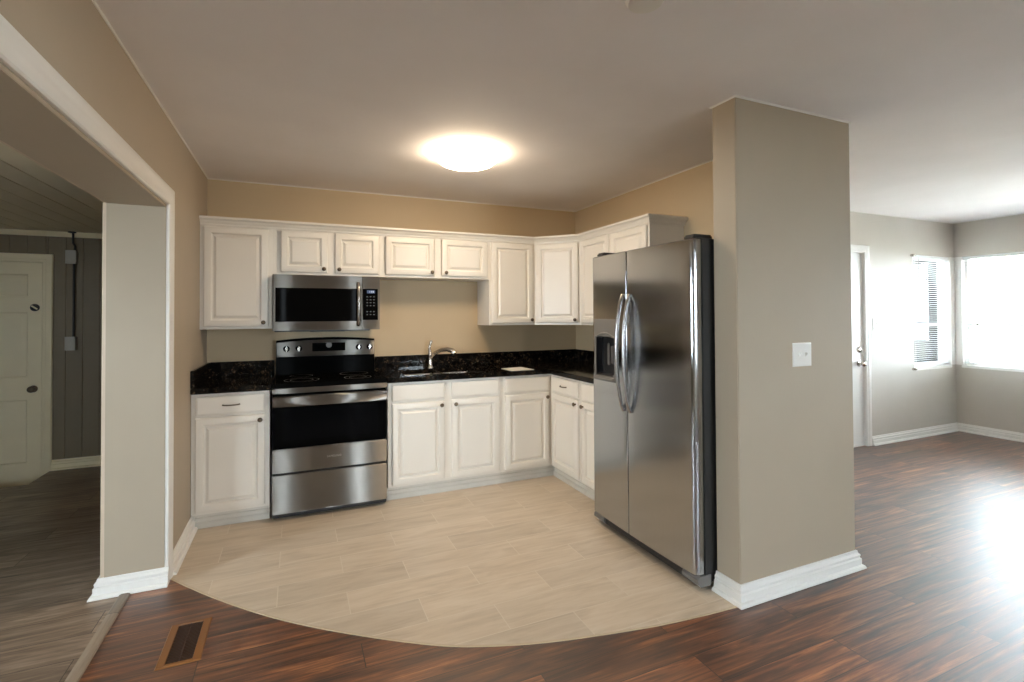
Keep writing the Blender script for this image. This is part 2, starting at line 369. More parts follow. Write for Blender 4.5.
# side room seen through the opening
m = MB()
def panel_run(xa, xb, z0, z1):
    x = xa
    while x < xb-0.002:
        x1 = min(x+0.124, xb)
        m.loops([[(x, YH+0.03, z), (x, YH+0.004, z), (x+0.004, YH, z), (x1-0.004, YH, z), (x1, YH+0.004, z), (x1, YH+0.03, z)] for z in (z1, z0)]); x = x1
panel_run(-1.43, -0.2501, -0.2, 2.3); panel_run(XH, -2.32, -0.2, 2.3); panel_run(-2.32, -1.43, 1.9, 2.3)
struct(m.build('wall_hall_back', 'hallwall', None, 20))
wall('wall_hall_rear', 'hallwall', 'Y', YR-0.16, YR, XH, -0.2501, -0.2, 2.3, [(-2.35, -1.8, 0.8, 1.98)])
wall('wall_hall_left', 'hallwall', 'X', XH-0.15, XH, YR, YH, -0.2, 2.3, [(-3.9, -2.7, 0.8, 1.98)])
m = MB(); m.box((-0.2502, -1.0, 0), (-0.2499, YH, 2.2)); m.box((-0.2502, JY+0.08, 0), (-0.2501, YH, 2.2))
m.box((-0.2700, 0.0, -0.2), (-0.2500, YH, 2.2)); struct(m.build('wall_hall_right', 'hallwall', None, 0))
m = MB(); m.box((NX0-0.3, YH+0.10, -0.3), (NX1+0.3, YH+0.14, 2.3)); struct(m.build('wall_hall_outer', 'hallwall', None, 0))
# casings of the opening
CAS = [(0.0, 0.0), (0.0, 0.012), (0.006, 0.017), (0.020, 0.017), (0.024, 0.013), (0.050, 0.015), (0.056, 0.019), (0.082, 0.021), (0.090, 0.018), (0.090, 0.0)]
m = MB(); m.sweep(CAS, [(JY, 0.0), (JY, HZ+0.012), (OY, HZ+0.012), (OY, 0.0)], lambda a, b, c: (c, a, b), side=1)
struct(m.build('trim_1', 'trim', None, 30))
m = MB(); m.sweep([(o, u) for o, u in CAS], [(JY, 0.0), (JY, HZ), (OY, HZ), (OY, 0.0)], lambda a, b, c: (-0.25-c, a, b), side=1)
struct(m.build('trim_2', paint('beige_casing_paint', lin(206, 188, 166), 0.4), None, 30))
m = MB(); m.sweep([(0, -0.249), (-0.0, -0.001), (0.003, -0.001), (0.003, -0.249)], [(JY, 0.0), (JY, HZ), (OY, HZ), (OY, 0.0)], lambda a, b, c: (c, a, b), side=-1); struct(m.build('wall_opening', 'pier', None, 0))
# pale bead where walls meet the ceiling
BEAD = [(0, -0.007), (0.005, -0.007), (0.007, 0.0), (0, 0.0)]
m = MB(); m.sweep([(o, H+u) for o, u in BEAD], [(0, YR), (0, 0), (W, 0), (W, YA), (PXL, YA), (PXL, YB), (PXR, YB), (PXR, Y3), (X3, Y3), (X3, YR)])
struct(m.build('trim_3', 'trim', None, 30))
m = MB(); m.sweep([(0, HC), (0.03, HC), (0.028, HC-0.012), (0.014, HC-0.03), (0.01, HC-0.045), (0, HC-0.045)], [(XH, YH), (-0.26, YH)]); struct(m.build('trim_4', 'halltrim', None, 30))
# baseboards
BASE = [(0, 0), (0.036, 0), (0.036, 0.006), (0.030, 0.018), (0.020, 0.022), (0.020, 0.060), (0.013, 0.066), (0.016, 0.078), (0.016, 0.084), (0.008, 0.094), (0.006, 0.108), (0, 0.110)]
BASE = [(o, u*0.83) for o, u in BASE]
for nm, path, mt in (('baseboard_jamb', [(-0.270, -1.0), (-0.270, JY), (0.018, JY)], 'trim'), ('baseboard_left', [(0, JY+0.089), (0, -0.55)], 'trim'),
                     ('baseboard_pier', [(PXL, YA), (PXL, YB), (PXR, YB), (PXR, Y3), (5.12, Y3)], 'trim'), ('baseboard_living', [(6.10, Y3), (X3, Y3), (X3, YR), (0, YR), (0, OY-0.09)], 'trim'),
                     ('baseboard_hall', [(NX1+0.005, YH), (-0.27, YH)], 'halltrim')):
    m = MB(); m.sweep(BASE, path); struct(m.build(nm, mt, None, 30))

# ------------------------------------------------------------------ doors and windows
def six_panel(mb, F, a0, a1, c0, c1, b0, rows, t=0.035):
    """door leaf with raised panels; rows = list of (z0, z1)"""
    w = a1-a0; st = 0.105; cols = [(a0+st, a0+w/2-0.05), (a0+w/2+0.05, a1-st)]
    holes = [(p, q, r, s) for p, q in cols for r, s in rows]
    xs = sorted({a0, a1, *[h[0] for h in holes], *[h[1] for h in holes]}); zs = sorted({c0, c1, *[h[2] for h in holes], *[h[3] for h in holes]})
    mb.grid(xs, zs, lambda x, z: not any(h[0] < x < h[1] and h[2] < z < h[3] for h in holes), lambda a, b, c: F(a, c, b), b0-t, b0)
    for p, q, r, s in holes:
        mb.loops([rect(F, p, q, r, s, i, b0+b) for i, b in ((0, 0.0), (0.010, -0.009), (0.022, -0.009), (0.045, -0.003), (0.05, -0.003))], cap0=False)
HF = Fr((0, YH, 0), (1, 0, 0), (0, -1, 0))
t = thing('door_1', (-1.87, YH, -0.15), 'aged white six-panel door in the panelled side room', 'door', kind='structure')
m = MB(); six_panel(m, HF, -2.28, -1.474, -0.14, 1.865, -0.02, [(1.56, 1.76), (0.84, 1.42), (0.08, 0.64)]); leaf = m.build('door_leaf', 'halltrim', t, 30)
m = MB(); m.sweep([(-0.008, -0.05), (-0.008, 0.004), (0.0, 0.012), (0.02, 0.014), (0.024, 0.018), (0.062, 0.022), (0.070, 0.016), (0.070, -0.05)], [(-2.288, -0.15), (-2.288, 1.872), (-1.466, 1.872), (-1.466, -0.15)], lambda a, b, c: HF(a, c, b), side=-1)
m.build('door_frame', 'halltrim', t, 30)
m = MB(); m.lathe([(0.030, 0), (0.031, 0.006), (0.024, 0.009), (0.011, 0.012), (0.011, 0.030), (0.022, 0.036), (0.029, 0.048), (0.026, 0.060), (0.012, 0.066)], HF(-1.535, -0.02, 0.735), (0, -1, 0), 20); m.build('door_knob', 'bronze', leaf, 60)
m = MB(); m.lathe([(0.033, 0), (0.033, 0.008), (0.028, 0.013), (0.006, 0.013)], HF(-1.53, -0.02, 1.462), (0, -1, 0), 24); db = m.build('deadbolt', 'blackplastic', leaf, 50)
m = MB(); m.box((-0.026, 0.010, -0.006), (0.026, 0.022, 0.006), 0.003, lambda a, b, c: HF(-1.53+a*0.8+c*0.6, -0.02+b, 1.462-a*0.6+c*0.8)); db.parent = t; m.build('thumb_turn', 'halltrim', t, 40)
# living room door
LF = Fr((0, Y3, 0), (1, 0, 0), (0, -1, 0))
t = thing('door_2', (5.615, Y3, 0), 'white entry door at the far left of the living room', 'door', kind='structure')
m = MB(); m.box((5.21, -0.06, -0.001), (6.02, -0.02, 2.0), 0.002, LF); leaf = m.build('door_leaf', 'trim', t, 30)
m = MB(); m.sweep([(-0.008, -0.10), (-0.008, 0.004), (0.0, 0.012), (0.02, 0.014), (0.024, 0.018), (0.058, 0.020), (0.066, 0.014), (0.066, -0.0)], [(5.204, 0), (5.204, 2.008), (6.026, 2.008), (6.026, 0)], lambda a, b, c: LF(a, c, b), side=-1)
m.build('door_frame', 'trim', t, 30)
m = MB(); m.lathe([(0.032, 0), (0.032, 0.006), (0.012, 0.010), (0.012, 0.032), (0.024, 0.038), (0.030, 0.05), (0.026, 0.062), (0.012, 0.068)], LF(5.945, -0.02, 0.853), (0, -1, 0), 20); m.build('door_knob', 'nickel', leaf, 60)
m = MB(); m.lathe([(0.030, 0), (0.030, 0.010), (0.024, 0.018), (0.004, 0.019)], LF(5.945, -0.02, 0.995), (0, -1, 0), 20); m.build('deadbolt', 'nickel', leaf, 60)

def window(name, F, a0, a1, c0, c1, label, posts=(), rail=None, blind_sill=True):
    t = thing(name, F((a0+a1)/2, 0, c0), label, 'window', kind='structure')
    m = MB(); fw = 0.035 if a1-a0 > 0.3 else 0.01
    xs = sorted({a0, a1, a0+fw, a1-fw, *[p-0.03 for p in posts], *[p+0.03 for p in posts]}); zs = [c0, c0+fw] + ([rail-0.018, rail+0.018] if rail else []) + [c1-fw, c1]
    def fill(x, z):
        return x < a0+fw or x > a1-fw or z < c0+fw or z > c1-fw or (rail and abs(z-rail) < 0.018) or any(abs(x-p) < 0.03 for p in posts)
    m.grid(xs, zs, fill, lambda a, b, c: F(a, c, b), -0.12, -0.07); m.build('window_frame', 'trim', t, 0)
    g = MB(); g.box((a0+0.01, -0.097, c0+0.01), (a1-0.01, -0.093, c1-0.01), 0, F); g.build('pane', 'pane', t, 0)
    if blind_sill:
        g = MB(); g.box((a0-0.01, -0.16, c0-0.028), (a1+0.0, 0.012, c0+0.002), 0.004, F); g.build('window_sill', 'trim', t, 30)
    return t
window('window_1', LF, WX0, X3-0.09, WZ0, WZ1, 'white sash window left of the living room corner', (), 1.235)
RF = Fr((X3, 0, 0), (0, -1, 0), (-1, 0, 0))
window('window_2', RF, -Y3+0.07, 3.75, WZ0, WZ1, 'wide white window on the right living room wall', (2.02, 2.9), 1.235)
ZF = Fr((0, YR, 0), (-1, 0, 0), (0, 1, 0))
window('window_3', ZF, -3.3, -2.7, 0.7, 2.1, 'sash window in the rear wall behind the viewer', (), 1.4)
window('window_4', ZF, -1.74, -1.62, 0.05, 2.1, 'narrow sidelight in the rear wall', (), None, False)
window('window_5', ZF, -0.44, -0.35, 0.05, 2.1, 'narrower sidelight by the rear left corner', (), None, False)
GF = Fr((XH, 0, 0), (0, 1, 0), (1, 0, 0))
window('window_6', GF, -3.9, -2.7, 0.8, 1.98, 'window on the far wall of the side room', (), 1.39)
window('window_fill', ZF, 1.8, 2.35, 0.8, 1.98, 'unseen window added in the rear wall to light the side room door', (), 1.39)  # opening put in behind the view so daylight reaches the side room door
# blinds
def blind(F, a0, a1, label, wand_a, wand_c):
    t = thing('window_blind', F((a0+a1)/2, -0.03, WZ0), label, 'blind')
    m = MB(); m.box((a0, -0.062, WZ1-0.035), (a1, -0.004, WZ1-0.002), 0.003, F); m.build('headrail', 'blind', t, 30)
    m = MB(); z = WZ1-0.055
    while z > WZ0+0.05:
        m.loops([[F(a0+0.004, -0.0459, z-0.0022), F(a0+0.004, -0.034, z+0.0024), F(a0+0.004, -0.0205, z+0.0022), F(a0+0.004, -0.034, z+0.0014)],
                 [F(a1-0.004, -0.0459, z-0.0022), F(a1-0.004, -0.034, z+0.0024), F(a1-0.004, -0.0205, z+0.0022), F(a1-0.004, -0.034, z+0.0014)]])
        z -= 0.0225
    m.build('slats', 'blind', t, 0)
    m = MB(); m.box((a0+0.002, -0.048, WZ0+0.022), (a1-0.002, -0.018, WZ0+0.040), 0.004, F); m.build('bottom_rail', 'blind', t, 30)
    n = max(2, int((a1-a0)/0.5)+1)
    for k in range(n):
        m = MB(); a = a0+0.09+(a1-a0-0.18)*k/(n-1); m.tube([F(a, -0.033, WZ1-0.03), F(a, -0.033, WZ0+0.03)], 0.0012, 5); m.build('ladder_cord', 'blind', t, 0)
    m = MB(); m.tube([F(wand_a, -0.008, WZ1-0.03), F(wand_a, -0.006, wand_c)], 0.0045, 8); m.build('tilt_wand', 'grey_plastic', t, 60)
blind(LF, WX0+0.006, X3-0.10, 'white slatted blind on the narrow window left of the corner', 7.0, 1.21)
blind(RF, -Y3+0.08, 3.74, 'white slatted blind on the wide right-hand window', 1.30, 1.05)
m = MB(); m.box((X3-0.094, Y3-0.004, WZ0+0.003), (X3-0.0, Y3+0.158, WZ1-0.001)); m.box((X3-0.004, Y3-0.074, WZ0+0.003), (X3+0.158, Y3+0.158, WZ1-0.001)); struct(m.build('trim_5', 'trim', None, 0))
for z, lb in ((WZ1-0.012, 'small dark bracket at the upper left of the corner window'), (WZ0-0.01, 'small dark bracket at the lower left of the corner window')):
    m = MB(); m.box((WX0-0.05, -0.001, z-0.014), (WX0+0.008, 0.028, z+0.014), 0.006, LF); m.lathe([(0.010, 0), (0.010, 0.008), (0.004, 0.010)], LF(WX0-0.03, 0.027, z), (0, -1, 0), 12)
    tag(m.build('blind_bracket', 'nickel', None, 40), lb, 'bracket')

# ------------------------------------------------------------------ upper cabinets
UB0, UB1, USH = 1.283, 2.025, 1.683
def upper(name, F, a0, a1, c0, doors, label, depth=US, knobs=()):
    t = thing(name, F((a0+a1)/2, depth, c0), label, 'cabinet', 'upper kitchen cabinets')
    m = MB(); m.box((a0+0.0005, 0.002, c0), (a1-0.0005, depth-0.019, UB1), 0, F); m.build('carcass', 'cab', t, 0)
    m = MB(); fr = 0.03
    xs = [a0+0.0005, a0+fr, a1-fr, a1-0.0005]; zs = [c0, c0+0.025, UB1-0.022, UB1]
    mids = [(p[1]+q[0])/2 for p, q in zip(doors, doors[1:])]
    xs = sorted(xs+[w for c in mids for w in (c-0.025, c+0.025)])
    m.grid(xs, zs, lambda x, z: x < a0+fr or x > a1-fr or z < c0+0.025 or z > UB1-0.022 or any(abs(x-c) < 0.025 for c in mids), lambda a, b, c: F(a, c, b), depth-0.0189, depth)
    m.build('face_frame', 'cab', t, 0)
    for (d0, d1), ka in zip(doors, knobs):
        m = MB(); raised_door(m, F, d0, d1, c0+0.018, 2.008, depth+0.0005); d = m.build('door', 'cab', t, 30)
        if ka is not None: knob(F, ka, depth+0.019, c0+0.046, d)
    return t
upper('upper_cabinet', BACK, 0.0, 0.455, UB0, [(0.024, 0.430)], 'tall cream upper cabinet beside the left wall', knobs=(0.400,))
upper('upper_cabinet', BACK, 0.455, 1.228, USH, [(0.513, 0.838), (0.890, 1.219)], 'short cream two-door upper cabinet above the microwave', knobs=(0.810, 0.920))
upper('upper_cabinet', BACK, 1.228, 2.160, USH, [(1.272, 1.672), (1.733, 2.140)], 'short cream two-door upper cabinet over the sink', knobs=(1.645, 1.765))
upper('upper_cabinet', BACK, 2.160, 2.600, UB0, [(2.180, 2.578)], 'tall cream upper cabinet between the sink and the angled corner cabinet', knobs=(2.556,))
# angled corner cabinet
C0, C1 = Vector((2.600, -US, 0)), Vector((W-US, -B, 0)); CU = (C1-C0).normalized(); CL = (C1-C0).length
CF = Fr(C0, CU, (CU.y, -CU.x, 0))
t = thing('upper_cabinet', ((C0.x+C1.x)/2, (C0.y+C1.y)/2, UB0), 'angled cream corner upper cabinet with a single door', 'cabinet', 'upper kitchen cabinets')
m = MB(); ol = [(2.6005, -0.002), (2.6005, -US+0.019), (2.607, -US+0.012), (W-US+0.012, -B+0.007), (W-US+0.019, -B+0.0005), (W-0.002, -B+0.0005), (W-0.002, -0.002)]
m.loops([[(x, y, UB0) for x, y in ol], [(x, y, UB1) for x, y in ol]]); m.build('carcass', 'cab', t, 0)
m = MB(); m.grid([0.0, 0.018, CL-0.018, CL], [UB0, UB0+0.025, UB1-0.022, UB1], lambda x, z: x < 0.018 or x > CL-0.018 or z < UB0+0.025 or z > UB1-0.022, lambda a, b, c: CF(a, c, b), -0.016, 0.0); m.build('face_frame', 'cab', t, 0)
m = MB(); raised_door(m, CF, 0.020, CL-0.020, UB0+0.018, 2.008, 0.0005); dd = m.build('door', 'cab', t, 30); knob(CF, CL-0.048, 0.019, UB0+0.046, dd)
upper('upper_cabinet', RIGHT, B+0.001, 1.540, UB0, [(0.632, 1.052), (1.098, 1.520)], 'cream two-door upper cabinet rising behind the fridge', knobs=(1.02, 1.13))
m = MB(); CR = [(0.0, 2.016), (0.010, 2.016), (0.012, 2.028), (0.022, 2.037), (0.026, 2.048), (0.040, 2.056), (0.046, 2.060), (0.046, 2.074), (0.0, 2.074)]
m.sweep(CR, [(0.002, -US-0.0005), (2.600, -US-0.0005), (W-US-0.0005, -B), (W-US-0.0005, -1.5405), (W-0.003, -1.5405)])
tag(m.build('crown_moulding', 'cab', None, 30), 'cream crown moulding running along the top of the upper cabinets', 'moulding')

# ------------------------------------------------------------------ base cabinets
CT0, CT1 = 0.876, 0.914
def base(F, a0, a1, label, fronts, depth=B, toe=True, te=(0.0005, -0.0005), hollow=False):
    """fronts: list of (kind, a0, a1, c0, c1, hardware a)"""
    t = thing('base_cabinet', F((a0+a1)/2, depth, 0), label, 'cabinet', 'base kitchen cabinets')
    m = MB()
    if hollow:
        for lo, hi in (((a0+0.0005, 0.002, 0.10), (a0+0.018, depth-0.019, CT0-0.001)), ((a1-0.018, 0.002, 0.10), (a1-0.0005, depth-0.019, CT0-0.001)), ((a0+0.018, 0.002, 0.10), (a1-0.018, depth-0.019, 0.118)), ((a0+0.018, 0.002, 0.118), (a1-0.018, 0.010, CT0-0.001))): m.box(lo, hi, 0, F)
    else: m.box((a0+0.0005, 0.002, 0.10), (a1-0.0005, depth-0.019, CT0-0.001), 0, F)
    m.build('carcass', 'cab', t, 0)
    m = MB()
    ds = sorted([(f[1], f[2]) for f in fronts if f[0] == 'door']); fr = 0.028; mids = [(p[1]+q[0])/2 for p, q in zip(ds, ds[1:])]
    xs = sorted({a0+0.0005, a0+fr, a1-fr, a1-0.0005, *[w for c in mids for w in (c-0.03, c+0.03)]}); zs = [0.10, 0.125, 0.71, 0.745, CT0-0.035, CT0-0.001]
    m.grid(xs, zs, lambda x, z: x < a0+fr or x > a1-fr or z < 0.125 or 0.71 < z < 0.745 or z > CT0-0.035 or any(abs(x-c) < 0.03 for c in mids), lambda a, b, c: F(a, c, b), depth-0.0189, depth)
    m.build('face_frame', 'cab', t, 0)
    if toe:
        m = MB(); m.box((a0+te[0], 0.1, 0.0), (a1+te[1], depth-0.055, 0.0999), 0, F)
        m.loops([[F(a, depth-0.055+o, u) for o, u in ((0, 0), (0.020, 0), (0.020, 0.026), (0.014, 0.036), (0.008, 0.038), (0.008, 0.062), (0.0, 0.066))] for a in (a0+te[0], a1+te[1])])
        m.build('toe_kick', 'toe', t, 30)
    for kind, d0, d1, c0, c1, hw in fronts:
        m = MB()
        if kind == 'door':
            raised_door(m, F, d0, d1, c0, c1, depth+0.0005); d = m.build('door', 'cab', t, 30)
            if hw is not None: knob(F, hw, depth+0.019, c1-0.034, d)
        else:
            slab_front(m, F, d0, d1, c0, c1, depth+0.0005); d = m.build('drawer_front', 'cab', t, 30)
            if hw is not None: bow_pull(F, hw, depth+0.019, (c0+c1)/2, d)
    return t
DZ0, DZ1, RZ0, RZ1 = 0.118, 0.720, 0.735, 0.858
base(BACK, 0.002, 0.455, 'cream base cabinet with one drawer, left of the range', [('door', 0.025, 0.428, DZ0, DZ1, 0.398), ('drawer', 0.028, 0.428, RZ0, RZ1, 0.228)])
base(BACK, 1.238, 2.148, 'wide cream sink base cabinet with two doors, right of the range', [('door', 1.268, 1.667, DZ0, DZ1, 1.640), ('door', 1.725, 2.120, DZ0, DZ1, 1.752), ('drawer', 1.268, 1.667, RZ0, RZ1, None), ('drawer', 1.723, 2.122, RZ0, RZ1, None)], hollow=True)
base(BACK, 2.148, W-B, 'cream single-door base cabinet in the inner corner', [('door', 2.174, 2.574, DZ0, DZ1, 2.55), ('drawer', 2.168, 2.580, RZ0, RZ1, None)], te=(0.0005, 0.054))
base(RIGHT, B+0.0005, 1.096, 'cream base cabinet with a working drawer on the right wall, next to the corner', [('door', 0.650, 1.080, DZ0, DZ1, 1.052), ('drawer', 0.650, 1.076, RZ0, RZ1, 0.865)], te=(-0.034, -0.0005))
base(RIGHT, 1.102, 1.530, 'cream base cabinet half hidden by the fridge', [('door', 1.132, 1.512, DZ0, DZ1, 1.16), ('drawer', 1.132, 1.512, RZ0, RZ1, None)])

# ------------------------------------------------------------------ worktops, sink, faucet
def bevelled(mb, off):
    es = [e for e in mb.bm.edges if len(e.link_faces) == 2 and e.calc_face_angle(0) > 1.0]
    bmesh.ops.dissolve_limit(mb.bm, angle_limit=0.01, verts=mb.bm.verts[:], edges=mb.bm.edges[:])
    es = [e for e in mb.bm.edges if len(e.link_faces) == 2 and e.calc_face_angle(0) > 1.0]
    bmesh.ops.bevel(mb.bm, geom=es, offset=off, segments=2, affect='EDGES', clamp_overlap=True)
t = thing('countertop', (0.23, -0.32, CT0), 'short black granite worktop left of the range', 'worktop')
m = MB(); m.box((0.001, -0.645, CT0), (0.462, -0.001, CT1), 0.004); m.build('slab', 'granite', t, 30)
m = MB(); m.box((0.022, -0.022, CT1), (0.462, -0.001, 1.028), 0.003); m.box((0.001, -0.643, CT1), (0.0215, -0.001, 1.028), 0.003); m.build('backsplash', 'granite', t, 30)
SX0, SX1, SY0, SY1 = 1.385, 2.010, -0.555, -0.145
t = thing('countertop', (2.2, -0.32, CT0), 'black granite worktop wrapping the corner from range to fridge', 'worktop')
m = MB(); m.grid([1.230, SX0, SX1, W-0.645, W-0.001], [-1.535, -0.645, SY0, SY1, -0.001], lambda x, y: (y > -0.645 or x > W-0.645) and not (SX0 < x < SX1 and SY0 < y < SY1), idf, CT0, CT1)
bevelled(m, 0.004); m.build('slab', 'granite', t, 30)
m = MB(); m.box((1.230, -0.022, CT1), (W-0.001, -0.001, 1.026), 0.003); m.box((W-0.022, -1.535, CT1), (W-0.001, -0.0225, 1.026), 0.003); m.build('backsplash', 'granite', t, 30)
t = thing('sink', ((SX0+SX1)/2, (SY0+SY1)/2, 0.72), 'stainless double-bowl sink set into the granite', 'sink')
xm = (SX0+SX1)/2
for p, q in ((SX0, xm-0.012), (xm+0.012, SX1)):
    m = MB()
    def rr(ins, z, r, p=p, q=q):
        x0, x1, y0, y1 = p+ins, q-ins, SY0+ins, SY1-ins; out = []
        for cx, cy, a in ((x1-r, y1-r, 0), (x0+r, y1-r, 90), (x0+r, y0+r, 180), (x1-r, y0+r, 270)):
            for k in range(6): out.append((cx+r*math.cos(R(a+k*18)), cy+r*math.sin(R(a+k*18)), z))
        return out
    m.loops([rr(-0.011, CT0-0.001, 0.03), rr(0.0005, CT0-0.001, 0.03), rr(0.003, CT0-0.01, 0.035), rr(0.01, 0.74, 0.05), rr(0.045, 0.722, 0.06)], cap0=False)
    m.build('bowl', 'sinksteel', t, 40)
    m = MB(); m.lathe([(0.045, 0.0), (0.044, 0.004), (0.03, 0.002), (0.01, 0.001)], ((p+q)/2, (SY0+SY1)/2, 0.7225), (0, 0, 1), 20); m.build('drain', 'nickel', t, 50)
m = MB(); m.box((xm-0.0115, SY0+0.001, CT0-0.05), (xm+0.0115, SY1-0.001, CT1-0.006), 0.004); m.build('divider', 'sinksteel', t, 30)
FX, FY = 1.692, -0.085
t = thing('faucet', (FX, FY, CT1), 'brushed nickel single-lever faucet behind the sink', 'faucet')
m = MB(); m.lathe([(0.030, 0), (0.030, 0.006), (0.024, 0.014), (0.020, 0.03), (0.0195, 0.115), (0.021, 0.125), (0.016, 0.135)], (FX, FY, CT1+0.0005), (0, 0, 1), 20); m.build('faucet_body', 'nickel', t, 50)
m = MB(); m.tube([(FX, FY-0.006, CT1+0.088), (FX+0.03, FY-0.03, CT1+0.128), (FX+0.075, FY-0.07, CT1+0.158), (FX+0.120, FY-0.11, CT1+0.166), (FX+0.155, FY-0.142, CT1+0.155), (FX+0.178, FY-0.162, CT1+0.132)], [0.015, 0.016, 0.017, 0.019, 0.022, 0.020], 14); m.build('spout', 'nickel', t, 60)
m = MB(); m.tube([(FX, FY, CT1+0.13), (FX-0.006, FY+0.004, CT1+0.165), (FX-0.002, FY+0.004, CT1+0.20), (FX+0.008, FY, CT1+0.228)], [0.017, 0.013, 0.010, 0.011], 12); m.lathe([(0.001, -0.002), (0.013, 0.0), (0.013, 0.012), (0.006, 0.017)], (FX+0.009, FY, CT1+0.226), (0.2, 0, 1), 12); m.build('lever', 'nickel', t, 60)
m = MB(); pp = [(2.225, -0.42), (2.425, -0.385), (2.445, -0.61), (2.235, -0.63)]
m.loops([[(x, y, CT1+0.001) for x, y in pp], [(x, y, CT1+0.003) for x, y in pp]])
tag(m.build('paper_sheet', 'paper', None, 0), 'white sheet of paper lying on the granite right of the sink', 'paper')

# ------------------------------------------------------------------ range
RX0, RX1 = 0.468, 1.224
t = thing('range', ((RX0+RX1)/2, -0.33, 0), 'stainless and black electric range between the base cabinets', 'range')
m = MB(); m.box((RX0+0.002, -0.625, 0.03), (RX1-0.002, -0.024, 0.895), 0.003)
for x in (RX0+0.06, RX1-0.06):
    for y in (-0.55, -0.08): m.lathe([(0.018, 0), (0.018, 0.012), (0.010, 0.014), (0.010, 0.032)], (x, y, 0.0005), (0, 0, 1), 10)
m.build('body', 'blackplastic', t, 30)
m = MB(); m.box((RX0, -0.660, 0.8855), (RX1, -0.09, 0.917), 0.004); ct = m.build('cooktop', 'cooktop', t, 30)
for cx, cy, rad in ((0.655, -0.485, 0.115), (1.04, -0.49, 0.095), (0.655, -0.22, 0.08), (1.04, -0.22, 0.105), (1.04, -0.49, 0.060), (0.655, -0.485, 0.075)):
    m = MB(); m.loops([[(cx+q*math.cos(2*math.pi*k/40), cy+q*math.sin(2*math.pi*k/40), 0.9173) for k in range(40)] for q in (rad-0.002, rad+0.002)], False, False); m.build('burner_ring', 'print', ct, 0)
m = MB(); m.box((RX0, -0.672, 0.850), (RX1, -0.645, 0.885), 0.005); m.build('front_trim', 'steel', t, 30)
m = MB(); m.box((RX0+0.004, -0.660, 0.478), (RX1-0.004, -0.626, 0.845), 0.004); door = m.build('oven_door', 'blackglass', t, 30)
m = MB(); m.box((RX0+0.06, -0.6608, 0.53), (RX1-0.06, -0.6602, 0.74), 0); m.build('oven_window', glassy('oven_window_glass', (0.0045, 0.0045, 0.005, 1), 0.04), door, 0)
m = MB(); m.box((RX0+0.002, -0.672, 0.318), (RX1-0.002, -0.626, 0.476), 0.005, None, 3); dp = m.build('door_lower_panel', 'steel', door, 30)
m = MB()
n = 16; rings = []
for x in [RX0+0.006+(RX1-RX0-0.012)*k/12 for k in range(13)]:
    bow = 0.006*(1-((x-(RX0+RX1)/2)/0.378)**2)
    prof = [(-0.690, 0.763), (-0.708-bow, 0.770), (-0.714-bow, 0.800), (-0.708-bow, 0.830), (-0.690, 0.837), (-0.688, 0.800)]
    rings.append([(x, y, z) for y, z in prof])
m.loops(rings)
for x in (RX0+0.03, RX1-0.03): m.box((x-0.014, -0.695, 0.785), (x+0.014, -0.658, 0.815), 0.003)
m.build('oven_handle', 'steel', door, 40)
m = MB(); m.box((RX0+0.002, -0.672, 0.045), (RX1-0.002, -0.626, 0.304), 0.005, None, 3); m.build('storage_drawer', 'steel', t, 30)
m = MB(); m.box((RX0+0.002, -0.640, 0.012), (RX1-0.002, -0.60, 0.040), 0.003); m.build('kick_plate', 'blackplastic', t, 30)
# backguard: black shell with arched top, silver control panel
def bgx(k): return RX0+0.006+(RX1-RX0-0.012)*k/16
m = MB(); rings = []
for k in range(17):
    x = bgx(k); top = 1.182+0.020*(1-((k-8)/8)**2)
    rings.append([(x, -0.012, 0.90), (x, -0.100, 0.90), (x, -0.100, 0.92), (x, -0.088, 0.98), (x, -0.086, 1.040), (x, -0.084, top-0.01), (x, -0.078, top), (x, -0.03, top), (x, -0.012, top-0.012)])
m.loops(rings); bgd = m.build('backguard', 'blackgloss', t, 40)
m = MB(); rings = []
for k in range(17):
    x = bgx(k)+ (0.003 if k == 0 else -0.003 if k == 16 else 0); top = 1.168+0.016*(1-((k-8)/8)**2)
    rings.append([(x, -0.085, 1.053), (x, -0.0935, 1.056), (x, -0.0935, top-0.003), (x, -0.083, top)])
m.loops(rings); cp = m.build('control_panel', 'steel', t, 40)
m = MB(); m.box((0.735, -0.0955, 1.092), (0.985, -0.0925, 1.158), 0.001); ds = m.build('display', 'blackglass', cp, 30)
m = MB(); m.lathe([(0.022, 0), (0.022, 0.0012), (0.002, 0.0014)], (0.860, -0.0954, 1.140), (0, -1, 0), 20); m.build('display_button', 'grey_plastic', cp, 40)
for kx in (0.548, 0.637, 1.090, 1.176):
    m = MB(); m.lathe([(0.024, 0), (0.024, 0.006), (0.020, 0.009), (0.018, 0.026), (0.014, 0.029), (0.002, 0.029)], (kx, -0.0936, 1.118), (0, -1, 0), 24); kb = m.build('burner_knob', 'blackgloss', cp, 40)
    m = MB(); m.box((kx-0.005, -0.130, 1.097), (kx+0.005, -0.121, 1.139), 0.003); m.lathe([(0.011, 0), (0.011, 0.0015), (0.001, 0.002)], (kx, -0.1225, 1.118), (0, -1, 0), 20)
    m.build('knob_grip', 'handle_steel', cp, 40)
